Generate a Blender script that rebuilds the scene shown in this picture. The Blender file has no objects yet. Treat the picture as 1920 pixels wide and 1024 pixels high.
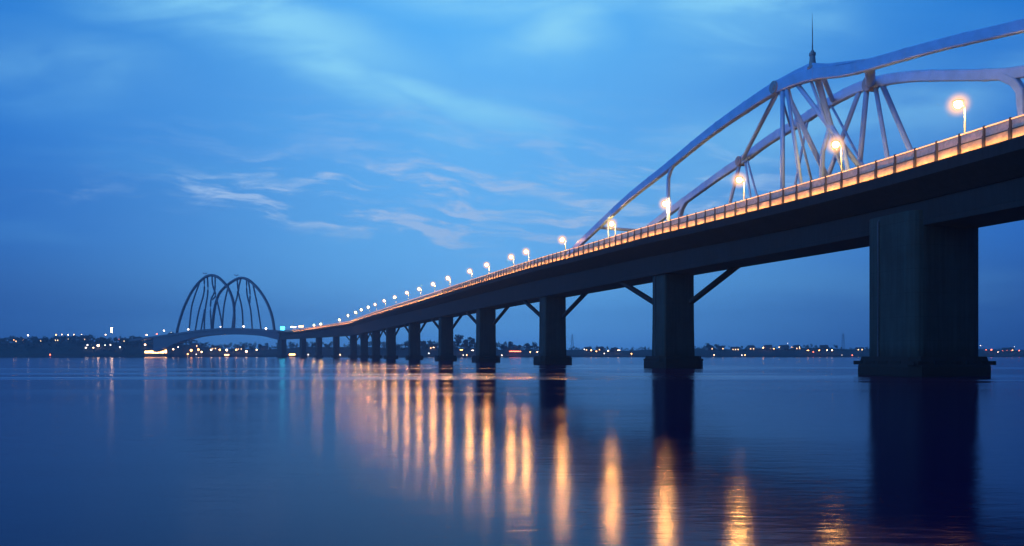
import bpy, math, random
import numpy as np
from mathutils import Vector

random.seed(7)
RNG = np.random.default_rng(7)
scn = bpy.context.scene
C = scn.collection
R = math.radians

# ------------------------------------------------------------------ camera
EYE = 2.15
cam_d = bpy.data.cameras.new('camera')
cam = bpy.data.objects.new('camera', cam_d)
C.objects.link(cam)
cam.location = (0, 0, EYE)
cam.rotation_euler = (R(90), 0, 0)
cam_d.sensor_width = 36.0
cam_d.lens = 28.125
cam_d.shift_y = 154.0 / 1920.0
cam_d.clip_start = 0.1
cam_d.clip_end = 6000
scn.camera = cam

# ------------------------------------------------------------------ view
scn.view_settings.view_transform = 'Standard'
scn.view_settings.look = 'None'
scn.view_settings.exposure = 0.0
scn.view_settings.gamma = 1.0
scn.view_settings.use_curve_mapping = False
scn.render.engine = 'CYCLES'
cy = scn.cycles
cy.max_bounces = 6
cy.diffuse_bounces = 2
cy.glossy_bounces = 3
cy.transmission_bounces = 2
cy.transparent_max_bounces = 12
cy.volume_bounces = 0
cy.sample_clamp_indirect = 4.0
cy.use_denoising = True
cy.caustics_reflective = False
cy.caustics_refractive = False


# ------------------------------------------------------------------ node helpers
class NT:
    """small expression helper over a node tree"""
    def __init__(self, tree):
        self.t = tree
        self.n = tree.nodes
        self.l = tree.links

    def new(self, typ, **kw):
        nd = self.n.new(typ)
        for k, v in kw.items():
            setattr(nd, k, v)
        return nd

    def put(self, sock, v):
        if isinstance(v, bpy.types.NodeSocket):
            self.l.new(v, sock)
        else:
            sock.default_value = v

    def m(self, op, a, b=0.0, c=0.0, clamp=False):
        nd = self.new('ShaderNodeMath', operation=op, use_clamp=clamp)
        self.put(nd.inputs[0], a)
        self.put(nd.inputs[1], b)
        self.put(nd.inputs[2], c)
        return nd.outputs[0]

    def add(self, a, b): return self.m('ADD', a, b)
    def sub(self, a, b): return self.m('SUBTRACT', a, b)
    def mul(self, a, b): return self.m('MULTIPLY', a, b)
    def div(self, a, b): return self.m('DIVIDE', a, b)

    def smooth(self, x, a, b, lo=0.0, hi=1.0):
        nd = self.new('ShaderNodeMapRange', interpolation_type='SMOOTHSTEP')
        self.put(nd.inputs['Value'], x)
        nd.inputs['From Min'].default_value = a
        nd.inputs['From Max'].default_value = b
        nd.inputs['To Min'].default_value = lo
        nd.inputs['To Max'].default_value = hi
        return nd.outputs['Result']

    def gauss(self, x, s):
        q = self.mul(x, 1.0 / s)
        return self.m('EXPONENT', self.mul(self.mul(q, q), -0.5))

    def vec(self, x, y, z=0.0):
        nd = self.new('ShaderNodeCombineXYZ')
        for i, v in enumerate((x, y, z)):
            self.put(nd.inputs[i], v)
        return nd.outputs[0]

    def noise(self, v, scale=1.0, detail=3.0, rough=0.5, dist=0.0, out='Fac'):
        nd = self.new('ShaderNodeTexNoise')
        if v is not None:
            self.put(nd.inputs['Vector'], v)
        nd.inputs['Scale'].default_value = scale
        nd.inputs['Detail'].default_value = detail
        nd.inputs['Roughness'].default_value = rough
        nd.inputs['Distortion'].default_value = dist
        return nd.outputs[out]

    def mix(self, f, a, b, typ='MIX'):
        nd = self.new('ShaderNodeMix', data_type='RGBA', blend_type=typ)
        self.put(nd.inputs[0], f)
        for s, v in ((nd.inputs[6], a), (nd.inputs[7], b)):
            if isinstance(v, bpy.types.NodeSocket):
                self.l.new(v, s)
            else:
                s.default_value = (*v[:3], 1)
        return nd.outputs[2]

    def ramp(self, f, stops, interp='EASE'):
        nd = self.new('ShaderNodeValToRGB')
        cr = nd.color_ramp
        cr.interpolation = interp
        while len(cr.elements) < len(stops):
            cr.elements.new(0.5)
        for e, (p, c) in zip(cr.elements, stops):
            e.position = p
            e.color = (*c, 1)
        self.put(nd.inputs[0], f)
        return nd.outputs[0]


def lin(r, g, b):
    f = lambda v: v / 12.92 if v <= 0.04045 else ((v + 0.055) / 1.055) ** 2.4
    return tuple(f(x / 255.0) for x in (r, g, b))


# ------------------------------------------------------------------ world: blue-hour sky
world = bpy.data.worlds.new('World')
scn.world = world
world.use_nodes = True
wt = NT(world.node_tree)
for nd in list(wt.n):
    wt.n.remove(nd)
tc = wt.new('ShaderNodeTexCoord')
sep = wt.new('ShaderNodeSeparateXYZ')
wt.l.new(tc.outputs['Generated'], sep.inputs[0])
dx, dy, dz = sep.outputs
az = wt.m('ARCTAN2', dx, dy)
hyp = wt.m('SQRT', wt.add(wt.mul(dx, dx), wt.mul(dy, dy)))
el = wt.m('ARCTAN2', dz, hyp)
# elevation bands (radians / 0.6); the glow of the set sun stands in front, over the bridge
ev = wt.div(el, 0.6)
glow = wt.ramp(ev, [(0.0, lin(82, 158, 242)), (0.07, lin(98, 180, 254)), (0.16, lin(104, 187, 255)),
                    (0.29, lin(102, 184, 252)), (0.5, lin(98, 182, 250)), (0.70, lin(84, 180, 254)), (1.0, lin(56, 130, 212))])
side = wt.ramp(ev, [(0.0, lin(8, 48, 128)), (0.08, lin(10, 58, 148)), (0.25, lin(2, 86, 186)),
                    (0.45, lin(0, 104, 206)), (0.70, lin(0, 108, 206)), (1.0, lin(0, 64, 150))])
front = wt.gauss(wt.add(az, 0.03), 0.32)
base = wt.mix(front, side, glow)
behind = wt.smooth(wt.m('ABSOLUTE', az), 0.8, 2.8, 1.0, 0.25)
base = wt.mix(1.0, base, wt.vec(behind, behind, behind), 'MULTIPLY')
# clouds, on coordinates of the sky dome
yy = wt.m('MAXIMUM', dy, 0.08)
u = wt.div(dx, yy)
v = wt.div(dz, yy)
isfront = wt.smooth(dy, 0.2, 0.5)
wu = wt.sub(wt.noise(wt.vec(wt.mul(u, 5.0), wt.mul(v, 9.0), 3.1), 1.0, 3.0), 0.5)
wv = wt.sub(wt.noise(wt.vec(wt.mul(u, 5.0), wt.mul(v, 9.0), 9.7), 1.0, 3.0), 0.5)
u2 = wt.add(u, wt.mul(wu, 0.20))
v2 = wt.add(v, wt.mul(wv, 0.055))
fil = wt.noise(wt.vec(wt.mul(u2, 10.0), wt.mul(wt.add(v2, wt.mul(u2, 0.10)), 66.0), 6.3), 1.0, 6.0, 0.58)
fil = wt.smooth(fil, 0.44, 0.63)
brk = wt.noise(wt.vec(wt.mul(u2, 30.0), wt.mul(v2, 120.0), 4.4), 1.0, 4.0, 0.6)
fil = wt.mul(fil, wt.smooth(brk, 0.36, 0.60, 0.42, 1.2))


def blob(cu, cv, su, sv, tilt=0.0, uu=None, vv=None):
    a = wt.sub(uu if uu is not None else u2, cu)
    b = wt.sub(vv if vv is not None else v2, cv)
    b = wt.add(b, wt.mul(a, tilt))
    return wt.mul(wt.gauss(a, su), wt.gauss(b, sv))


low = wt.m('MAXIMUM', blob(-0.19, 0.190, 0.13, 0.026, 0.14), blob(-0.03, 0.195, 0.12, 0.030, 0.05))
low = wt.m('MAXIMUM', low, wt.mul(blob(-0.46, 0.20, 0.12, 0.02), 0.15))
low = wt.m('MAXIMUM', low, wt.mul(blob(0.22, 0.2, 0.12, 0.05), 0.45))
low = wt.m('MAXIMUM', low, wt.mul(blob(-0.05, 0.24, 0.34, 0.075), 0.22))
streak = wt.noise(wt.vec(wt.mul(u, 6.0), wt.mul(v, 60.0), 5.5), 1.0, 3.0)
lowc = wt.mul(wt.mul(fil, wt.smooth(low, 0.04, 0.42)), wt.smooth(streak, 0.3, 0.6, 0.5, 1.0))
sky = wt.mix(wt.mul(wt.mul(lowc, isfront), 1.0), base, lin(156, 196, 244))
# soft veils across the top
t1 = blob(-0.33, 0.425, 0.14, 0.028, 0.30)
t2 = blob(-0.23, 0.362, 0.085, 0.026, 0.52)
t3 = blob(-0.11, 0.325, 0.08, 0.014, 0.34)
t4 = blob(0.045, 0.412, 0.05, 0.026, -0.15)
t5 = blob(0.0, 0.45, 0.12, 0.02)
t6 = blob(0.28, 0.43, 0.085, 0.034, -0.1)
t7 = wt.mul(blob(-0.55, 0.36, 0.08, 0.03), 0.35)
t8 = wt.mul(blob(0.44, 0.30, 0.2, 0.03, -0.25), 0.5)
veil = t1
for t_ in (t2, t3, t4, t5, t6, t7, t8):
    veil = wt.m('MAXIMUM', veil, t_)
vn = wt.noise(wt.vec(wt.mul(u, 4.0), wt.mul(v, 14.0), 2.2), 1.0, 5.0, 0.55, 0.6)
veil = wt.mul(veil, wt.smooth(vn, 0.32, 0.60, 0.38, 1.0))
sky = wt.mix(wt.mul(wt.mul(veil, isfront), 1.0), sky, lin(140, 215, 254))
haze_n = wt.noise(wt.vec(wt.mul(u, 3.0), wt.mul(v, 16.0), 7.2), 1.0, 4.0, 0.5)
sky = wt.mix(wt.mul(wt.smooth(haze_n, 0.45, 0.75), wt.mul(isfront, 0.12)), sky, lin(110, 190, 245))
bg = wt.new('ShaderNodeBackground')
wt.l.new(sky, bg.inputs['Color'])
bg.inputs['Strength'].default_value = 1.0
# what is left of the daylight, from a sun below the horizon
nish = wt.new('ShaderNodeTexSky')
nish.sky_type = 'NISHITA'
nish.sun_disc = False
nish.sun_elevation = R(-2.0)
nish.sun_rotation = R(2.0)
bg2 = wt.new('ShaderNodeBackground')
wt.l.new(nish.outputs[0], bg2.inputs['Color'])
bg2.inputs['Strength'].default_value = 0.01
ash = wt.new('ShaderNodeAddShader')
wt.l.new(bg.outputs[0], ash.inputs[0])
wt.l.new(bg2.outputs[0], ash.inputs[1])
wo = wt.new('ShaderNodeOutputWorld')
wt.l.new(ash.outputs[0], wo.inputs['Surface'])

# the last soft light of the western sky, behind and left of the camera
sun_d = bpy.data.lights.new('sun', 'SUN')
sun_d.energy = 1.6
sun_d.angle = R(40)
sun_d.color = (0.13, 0.42, 1.0)
sun = bpy.data.objects.new('sun', sun_d)
C.objects.link(sun)
sun.rotation_euler = Vector((0.80, 0.45, -0.38)).to_track_quat('-Z', 'Y').to_euler()


# ------------------------------------------------------------------ materials
def mat(name):
    m = bpy.data.materials.new(name)
    m.use_nodes = True
    nt = NT(m.node_tree)
    for nd in list(nt.n):
        nt.n.remove(nd)
    out = nt.new('ShaderNodeOutputMaterial')
    return m, nt, out


def pbsdf(nt, out, **kw):
    p = nt.new('ShaderNodeBsdfPrincipled')
    nt.l.new(p.outputs[0], out.inputs['Surface'])
    for k, v_ in kw.items():
        nt.put(p.inputs[k.replace('_', ' ')], v_ if isinstance(v_, (bpy.types.NodeSocket, float, int)) else (*v_, 1))
    return p


def plain(name, col, rough=0.6, var=0.25, scale=1.0, metal=0.0):
    m, nt, out = mat(name)
    g = nt.new('ShaderNodeNewGeometry')
    n = nt.noise(g.outputs['Position'], scale, 4.0, 0.6)
    dark = tuple(c * (1 - var) for c in col)
    light = tuple(min(1, c * (1 + var)) for c in col)
    c_ = nt.ramp(n, [(0.3, dark), (0.7, light)], 'LINEAR')
    pbsdf(nt, out, Base_Color=c_, Roughness=rough, Metallic=metal)
    return m


def concrete(name, col, scale=0.5):
    m, nt, out = mat(name)
    g = nt.new('ShaderNodeNewGeometry')
    s = nt.new('ShaderNodeSeparateXYZ')
    nt.l.new(g.outputs['Position'], s.inputs[0])
    x, y, z = s.outputs
    big = nt.noise(g.outputs['Position'], scale, 5.0, 0.6)
    run = nt.noise(nt.vec(nt.mul(x, 2.6), nt.mul(y, 2.6), nt.mul(z, 0.12)), 1.0, 4.0, 0.6)
    # shuttering joints every 2.4 m up
    j = nt.m('ABSOLUTE', nt.sub(nt.m('FRACT', nt.div(z, 2.4)), 0.5))
    joint = nt.smooth(j, 0.0, 0.02, 0.72, 1.0)
    f = nt.mul(nt.add(nt.mul(big, 0.5), nt.mul(run, 0.6)), joint)
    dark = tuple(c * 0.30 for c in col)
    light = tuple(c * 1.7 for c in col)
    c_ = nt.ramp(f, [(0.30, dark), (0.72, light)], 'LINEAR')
    tide = nt.smooth(nt.add(z, nt.mul(run, 1.4)), 2.6, 4.4, 0.45, 1.0)
    c_ = nt.mix(1.0, c_, nt.vec(tide, tide, tide), 'MULTIPLY')
    b = nt.new('ShaderNodeBump')
    b.inputs['Strength'].default_value = 0.35
    b.inputs['Distance'].default_value = 0.05
    nt.l.new(f, b.inputs['Height'])
    p = pbsdf(nt, out, Base_Color=c_, Roughness=0.8)
    nt.l.new(b.outputs[0], p.inputs['Normal'])
    return m


def emit(name, col, strength, sample=True):
    m, nt, out = mat(name)
    e = nt.new('ShaderNodeEmission')
    e.inputs[0].default_value = (*col, 1)
    e.inputs[1].default_value = strength
    nt.l.new(e.outputs[0], out.inputs['Surface'])
    if not sample:
        m.cycles.emission_sampling = 'NONE'
    return m


M = {}
M['concrete'] = concrete('weathered_concrete', (0.020, 0.032, 0.031), 0.35)
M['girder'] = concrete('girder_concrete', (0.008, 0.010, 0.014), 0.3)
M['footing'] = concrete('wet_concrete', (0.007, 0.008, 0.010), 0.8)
M['asphalt'] = plain('asphalt', (0.05, 0.05, 0.05), 0.85, 0.2, 2.0)
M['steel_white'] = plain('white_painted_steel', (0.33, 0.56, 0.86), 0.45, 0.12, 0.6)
M['steel_dark'] = plain('dark_steel', (0.06, 0.065, 0.08), 0.5, 0.2, 3.0)
M['steel_grey'] = plain('grey_steel', (0.30, 0.31, 0.34), 0.45, 0.2, 2.0)
M['arch_paint'] = plain('blue_grey_painted_steel', (0.10, 0.12, 0.17), 0.5, 0.15, 0.2)
M['pole'] = plain('galvanised_pole', (0.13, 0.125, 0.12), 0.5, 0.1, 3.0)
M['post'] = plain('dark_railing_post', (0.035, 0.038, 0.05), 0.55, 0.2, 3.0)
M['panel'] = plain('cream_railing_panel', (0.58, 0.46, 0.32), 0.6, 0.34, 1.1)
M['rail'] = plain('light_handrail', (0.65, 0.60, 0.58), 0.4, 0.12, 3.0)
M['land'] = plain('dark_bank_soil_and_scrub', (0.022, 0.028, 0.022), 0.9, 0.4, 0.06)
M['leaf'] = plain('dusk_foliage', (0.030, 0.042, 0.024), 0.8, 0.4, 0.3)
M['bark'] = plain('bark', (0.06, 0.05, 0.04), 0.9, 0.3, 2.0)
M['wall_a'] = plain('pale_render_wall', (0.16, 0.16, 0.16), 0.8, 0.15, 0.3)
M['wall_b'] = plain('brown_brick_wall', (0.09, 0.06, 0.05), 0.85, 0.2, 0.5)
M['wall_c'] = plain('grey_block_wall', (0.11, 0.12, 0.13), 0.85, 0.15, 0.3)
M['roof'] = plain('dark_roof_tiles', (0.06, 0.05, 0.05), 0.8, 0.25, 0.8)
M['hull'] = plain('dark_boat_hull', (0.05, 0.06, 0.09), 0.4, 0.2, 1.0)
M['glass_dark'] = plain('dark_window_glass', (0.02, 0.025, 0.035), 0.15, 0.1, 1.0)

# upper railing screen: thin wired glass
m, nt, out = mat('frosted_screen')
tr = nt.new('ShaderNodeBsdfTransparent')
df = nt.new('ShaderNodeBsdfPrincipled')
g = nt.new('ShaderNodeNewGeometry')
n = nt.noise(g.outputs['Position'], 2.5, 4.0, 0.6, 0.5)
nt.l.new(nt.ramp(n, [(0.3, (0.74, 0.56, 0.44)), (0.7, (0.84, 0.66, 0.54))], 'LINEAR'), df.inputs['Base Color'])
df.inputs['Roughness'].default_value = 0.25
mx = nt.new('ShaderNodeMixShader')
nt.put(mx.inputs[0], nt.smooth(n, 0.3, 0.75, 0.66, 0.84))
nt.l.new(tr.outputs[0], mx.inputs[1])
nt.l.new(df.outputs[0], mx.inputs[2])
nt.l.new(mx.outputs[0], out.inputs['Surface'])
M['screen'] = m

STRIP = 60.0
M['strip'] = emit('added_panel_light', (1.0, 0.38, 0.06), STRIP)  # added source hidden in the ledge, washes the railing panels with light
M['strip_soft'] = emit('added_screen_light', (1.0, 0.42, 0.14), 4.0)  # added source under the handrail, brightens the screen
M['bulb'] = emit('white_hot_bulb', (1.0, 0.45, 0.10), 2300.0)
WARM, ORANGE, RED, WHITE, CYAN = (1.0, 0.62, 0.34), (1.0, 0.42, 0.12), (1.0, 0.16, 0.07), (1.0, 0.82, 0.70), (0.05, 0.72, 1.0)
TINT = {'warm': WARM, 'orange': ORANGE, 'red': RED, 'white': WHITE, 'cyan': CYAN}
for k, c in TINT.items():
    M['glow_' + k] = emit('lit_' + k + '_lamp', c, {'warm': 17, 'orange': 18, 'red': 10, 'white': 8, 'cyan': 9}[k])
M['window_lit'] = emit('lit_window', (1.0, 0.62, 0.30), 4.0)
M['window_bright'] = emit('bright_lit_window', (1.0, 0.45, 0.15), 14.0)

# lamp bloom painted as emission on a ball, fading out towards its rim
m, nt, out = mat('lamp_halo')
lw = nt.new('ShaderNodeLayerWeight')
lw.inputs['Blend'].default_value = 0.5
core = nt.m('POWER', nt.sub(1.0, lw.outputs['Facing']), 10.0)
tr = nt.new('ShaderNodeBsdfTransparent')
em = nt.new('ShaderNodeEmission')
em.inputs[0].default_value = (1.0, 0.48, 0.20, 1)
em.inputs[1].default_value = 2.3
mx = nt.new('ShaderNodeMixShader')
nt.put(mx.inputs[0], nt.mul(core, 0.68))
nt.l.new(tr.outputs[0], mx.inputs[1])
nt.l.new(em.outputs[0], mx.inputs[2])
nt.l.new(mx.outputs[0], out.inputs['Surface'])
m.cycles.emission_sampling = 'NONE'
M['round_glow'] = m

# water: calm river, long ripples lying across the view, patches of rougher water
m, nt, out = mat('river_water')
g = nt.new('ShaderNodeNewGeometry')
s = nt.new('ShaderNodeSeparateXYZ')
nt.l.new(g.outputs['Position'], s.inputs[0])
x, y, z = s.outputs
n1 = nt.noise(nt.vec(nt.mul(x, 1.3), nt.mul(y, 4.0), 0.0), 1.0, 3.0, 0.55, 0.4)
n2 = nt.noise(nt.vec(nt.mul(x, 0.05), nt.mul(y, 0.14), 4.0), 1.0, 2.0, 0.5)
n3 = nt.noise(nt.vec(nt.mul(x, 0.16), nt.mul(y, 0.60), 2.0), 1.0, 2.0, 0.5, 0.3)
near = nt.smooth(y, 6.0, 70.0, 0.85, 0.22)
h = nt.add(nt.mul(nt.mul(n1, 0.0065), near), nt.add(nt.mul(n2, 0.010), nt.mul(n3, 0.010)))
b = nt.new('ShaderNodeBump')
b.inputs['Strength'].default_value = 1.0
b.inputs['Distance'].default_value = 1.0
nt.l.new(h, b.inputs['Height'])
patch = nt.noise(nt.vec(nt.mul(x, 0.02), nt.mul(y, 0.11), 8.0), 1.0, 3.0, 0.5)
rough = nt.smooth(patch, 0.40, 0.70, 0.148, 0.19)
band = nt.noise(nt.vec(nt.mul(x, 0.011), nt.mul(y, 0.085), 12.5), 1.0, 3.0, 0.5)
band = nt.mul(nt.smooth(band, 0.50, 0.60), nt.mul(nt.smooth(y, 38.0, 55.0), nt.smooth(y, 130.0, 230.0, 1.0, 0.0)))
rough = nt.add(rough, nt.mul(band, 0.10))
body = nt.new('ShaderNodeBsdfDiffuse')
body.inputs['Color'].default_value = (0.014, 0.005, 0.050, 1)
gl = nt.new('ShaderNodeBsdfGlossy')
gl.distribution = 'BECKMANN'
gl.inputs['Color'].default_value = (0.95, 0.91, 1.0, 1)
nt.put(gl.inputs['Roughness'], rough)
nt.l.new(b.outputs[0], gl.inputs['Normal'])
fr = nt.new('ShaderNodeFresnel')
fr.inputs['IOR'].default_value = 1.333
mx = nt.new('ShaderNodeMixShader')
nt.put(mx.inputs[0], nt.mul(fr.outputs[0], 0.71))
nt.l.new(body.outputs[0], mx.inputs[1])
nt.l.new(gl.outputs[0], mx.inputs[2])
nt.l.new(mx.outputs[0], out.inputs['Surface'])
M['water'] = m


# ------------------------------------------------------------------ mesh helpers
class MB:
    def __init__(self):
        self.v = []
        self.f = []

    def add(self, vs, fs):
        o = len(self.v)
        self.v += [tuple(map(float, p_)) for p_ in vs]
        self.f += [tuple(i + o for i in f_) for f_ in fs]

    def loft(self, rings, cap=True):
        n_ = len(rings[0])
        vs = [p_ for r_ in rings for p_ in r_]
        fs = []
        for k in range(len(rings) - 1):
            for i in range(n_):
                j = (i + 1) % n_
                fs.append((k * n_ + i, k * n_ + j, (k + 1) * n_ + j, (k + 1) * n_ + i))
        if cap:
            fs.append(tuple(range(n_ - 1, -1, -1)))
            fs.append(tuple((len(rings) - 1) * n_ + i for i in range(n_)))
        self.add(vs, fs)

    def box(self, c, sx, sy, sz, ax=(1, 0), taper=1.0):
        """box centred at c on its base; ax is the plan direction of its x axis"""
        ux, uy = ax
        r0, r1 = [], []
        for a_, b_ in ((-1, -1), (1, -1), (1, 1), (-1, 1)):
            for ring, t_, zz in ((r0, 1, 0), (r1, taper, sz)):
                px_, py_ = a_ * sx / 2 * t_, b_ * sy / 2 * t_
                ring.append((c[0] + px_ * ux - py_ * uy, c[1] + px_ * uy + py_ * ux, c[2] + zz))
        self.loft([r0, r1])

    def tube(self, pts, rad, n_=8, sq=None):
        """round tube through points (rad a number or one per point); sq=(w,h) makes a box section"""
        P_ = [Vector(p_) for p_ in pts]
        rads = rad if isinstance(rad, (list, tuple)) else [rad] * len(P_)
        rings = []
        for i, p_ in enumerate(P_):
            t_ = (P_[min(i + 1, len(P_) - 1)] - P_[max(i - 1, 0)]).normalized()
            a_ = t_.cross(Vector((0, 0, 1)))
            if a_.length < 1e-3:
                a_ = Vector((1, 0, 0))
            a_.normalize()
            b_ = a_.cross(t_).normalized()
            if sq:
                w_, h_ = sq[0] / 2 * rads[i], sq[1] / 2 * rads[i]
                c_ = min(w_, h_) * 0.25
                q = [(-w_ + c_, -h_), (w_ - c_, -h_), (w_, -h_ + c_), (w_, h_ - c_), (w_ - c_, h_), (-w_ + c_, h_), (-w_, h_ - c_), (-w_, -h_ + c_)]
                rings.append([p_ + a_ * x_ + b_ * y_ for x_, y_ in q])
            else:
                rings.append([p_ + (a_ * math.cos(k * 2 * math.pi / n_) + b_ * math.sin(k * 2 * math.pi / n_)) * rads[i] for k in range(n_)])
        self.loft(rings)

    def ball(self, c, r, seg=10, ring=6, sz=1.0):
        rings = []
        for k in range(1, ring):
            th = math.pi * k / ring
            rings.append([(c[0] + r * math.sin(th) * math.cos(2 * math.pi * i / seg), c[1] + r * math.sin(th) * math.sin(2 * math.pi * i / seg), c[2] - r * sz * math.cos(th)) for i in range(seg)])
        self.loft(rings)

    def build(self, name, material, parent=None, smooth=False):
        me = bpy.data.meshes.new(name)
        me.from_pydata(self.v, [], self.f)
        me.update()
        me.materials.append(material)
        if smooth:
            me.shade_smooth()
        o = bpy.data.objects.new(name, me)
        C.objects.link(o)
        if parent is not None:
            o.parent = parent
        return o


def tag(o, label=None, cat=None, group=None, kind=None):
    if label:
        o['label'] = label
    if cat:
        o['category'] = cat
    if group:
        o['group'] = group
    if kind:
        o['kind'] = kind
    return o


def thing(name, label, cat, loc=(0, 0, 0), group=None):
    o = bpy.data.objects.new(name, None)
    o.empty_display_size = 0.5
    C.objects.link(o)
    o.location = loc
    return tag(o, label, cat, group)


# ------------------------------------------------------------------ the line of the bridge in plan
ctrl = [(68.2 - .3 * d, d) for d in (-80, -40, 0, 50, 100, 150, 200, 250, 300, 350, 400, 450, 500, 550, 600)] + \
       [(-127.5, 650), (-153, 703), (-182, 757), (-213, 806), (-255, 848), (-316, 876), (-384, 900), (-450, 922), (-520, 944)]
cp = np.array(ctrl, float)
pl = []
for i in range(1, len(cp) - 2):
    p0, p1, p2, p3 = cp[i - 1], cp[i], cp[i + 1], cp[i + 2]
    for t in np.arange(0, 1, .02):
        pl.append(.5 * ((2 * p1) + (-p0 + p2) * t + (2 * p0 - 5 * p1 + 4 * p2 - p3) * t * t + (-p0 + 3 * p1 - 3 * p2 + p3) * t ** 3))
pl = np.array(pl)
tg = np.gradient(pl, axis=0)
tg /= np.linalg.norm(tg, axis=1)[:, None]
ss = np.r_[0, np.cumsum(np.linalg.norm(np.diff(pl, axis=0), axis=1))]


def along(S):
    p_ = np.array([np.interp(S, ss, pl[:, 0]), np.interp(S, ss, pl[:, 1])])
    t_ = np.array([np.interp(S, ss, tg[:, 0]), np.interp(S, ss, tg[:, 1])])
    t_ /= np.linalg.norm(t_)
    return p_, t_, np.array([-t_[1], t_[0]])      # point, direction, normal towards the river side we stand on


def at(S, off, z):
    p_, t_, n_ = along(S)
    return (p_[0] + n_[0] * off, p_[1] + n_[1] * off, z)


def curve(S, table):
    """smooth interpolation through (S, value) pairs"""
    T = sorted(table)
    xs = np.array([a_ for a_, _ in T], float)
    ys = np.array([b_ for _, b_ in T], float)
    S = min(max(S, xs[0]), xs[-1])
    i = min(max(int(np.searchsorted(xs, S)) - 1, 0), len(xs) - 2)
    hh = xs[i + 1] - xs[i]
    sl = np.diff(ys) / np.diff(xs)
    def tan(k):
        if k == 0: return sl[0]
        if k == len(xs) - 1: return sl[-1]
        return 0.5 * (sl[k - 1] + sl[k])
    t_ = (S - xs[i]) / hh
    return float((2 * t_**3 - 3 * t_**2 + 1) * ys[i] + (t_**3 - 2 * t_**2 + t_) * hh * tan(i) + (-2 * t_**3 + 3 * t_**2) * ys[i + 1] + (t_**3 - t_**2) * hh * tan(i + 1))


DECK = [(0, 20.0), (60, 20.1), (112, 20.2), (132, 20.25), (153, 20.7), (185, 21.7), (209, 22.2), (243, 23.0), (294, 23.7), (380, 24.6),
        (451, 25.5), (558, 26.7), (700, 27.6), (790, 27.4), (860, 26.6), (910, 26.0), (940, 26.6), (975, 29.0), (1013, 30.6), (1050, 29.4), (1090, 25.2), (1150, 19.0)]
SOFF = [(0, 14.6), (112, 15.0), (142, 15.2), (173, 15.6), (234, 16.1), (275, 16.5), (345, 16.9), (414, 17.2), (490, 17.4), (700, 18.2), (860, 18.8), (935, 18.6)]
ASOFF = [(935, 17.5), (945, 18.6), (965, 22.0), (995, 24.2), (1024, 24.6), (1055, 22.6), (1080, 17.5), (1100, 11.0), (1120, 5.0)]
deck_z = lambda S: curve(S, DECK) - 0.08
soff_z = lambda S: curve(S, SOFF)


def stations(a_, b_):
    out_ = [a_]
    while out_[-1] < b_ - 1e-6:
        s_ = out_[-1]
        step = 3.0 if s_ < 300 else (6.0 if s_ < 600 else 10.0)
        out_.append(min(b_, s_ + step))
    return out_


def sweep(mb, sec, a_, b_, cap=True):
    """sec(S) -> closed list of (offset, z)"""
    mb.loft([[at(S, o_, z_) for o_, z_ in sec(S)] for S in stations(a_, b_)], cap)


# ------------------------------------------------------------------ water, land
mb = MB()
mb.add([(-1700, -140, 0), (1700, -140, 0), (1700, 1750, 0), (-1700, 1750, 0)], [(0, 1, 2, 3)])
tag(mb.build('river_water', M['water']), kind='structure')

SHORE = [(-9000, 880), (-1500, 890), (-300, 905), (300, 912), (380, 965), (530, 990), (640, 930), (720, 880), (850, 850), (1100, 930), (1920, 930), (6000, 900)]
HTOP = [(-9000, 24), (-1500, 22), (0, 17.5), (250, 18.0), (330, 15), (420, 10), (560, 12), (700, 12), (850, 10), (1100, 8.0), (1300, 9.5), (1500, 10.5), (1640, 9.5), (1900, 9), (6000, 11)]
RISE = [(-9000, 55), (0, 45), (330, 40), (420, 60), (700, 60), (1000, 60), (6000, 70)]
tab = lambda px, T: float(np.interp(px, [a_ for a_, _ in T], [b_ for _, b_ in T]))
ph = RNG.uniform(0, 6.28, 6)


def ground(px, back):
    """height of the bank at a bearing (px on a 1920 wide panorama) and metres back from the shore"""
    k = min(1.0, max(0.0, back / tab(px, RISE)))
    k = k ** 0.62
    hh = tab(px, HTOP)
    w_ = 0.06 * math.sin(px / 37 + ph[0]) + 0.05 * math.sin(px / 17 + ph[1]) + 0.03 * math.sin(px / 7.3 + ph[2] + back / 9)
    return hh * k * (1 + w_) + (0.5 * math.sin(back / 40 + px / 60) if back > 60 else 0) - (0.6 if back <= 0 else 0)


pxs = list(np.concatenate([np.linspace(-9000, -400, 30), np.arange(-380, 2320, 12), np.linspace(2400, 6000, 24)]))
backs = [-6, 0, 1.5, 4, 8, 14, 22, 32, 45, 60, 90, 150, 300, 600]
vs, fs = [], []
for pxx in pxs:
    sl_ = (pxx - 960) / 1500.0
    d0 = tab(pxx, SHORE)
    for bk in backs:
        d_ = d0 + bk + (1.2 * math.sin(pxx / 11.0) if bk <= 4 else 0)
        vs.append((sl_ * d_, d_, ground(pxx, bk)))
nb = len(backs)
for i in range(len(pxs) - 1):
    for j in range(nb - 1):
        fs.append((i * nb + j, (i + 1) * nb + j, (i + 1) * nb + j + 1, i * nb + j + 1))
mb = MB()
mb.add(vs, fs)
tag(mb.build('river_bank', M['land'], smooth=True), kind='structure')

# ------------------------------------------------------------------ the long road bridge
bridge = thing('road_bridge', 'long dark concrete road bridge on piers with white steel arch truss and glowing orange railing', 'bridge', (0, 0, 0))
S0, S1 = 20.0, 938.0

mb = MB()
def slab(S):
    z_ = deck_z(S)
    return [(6.06, z_ + .14), (5.97, z_ + .14), (5.95, z_), (-5.95, z_), (-5.97, z_ + .14), (-6.06, z_ + .14), (-6.06, z_ - .95), (-3.7, z_ - 2.6), (3.7, z_ - 2.6), (6.06, z_ - .95)]
sweep(mb, slab, S0, S1)
mb.build('deck_slab', M['girder'], bridge)

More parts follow.
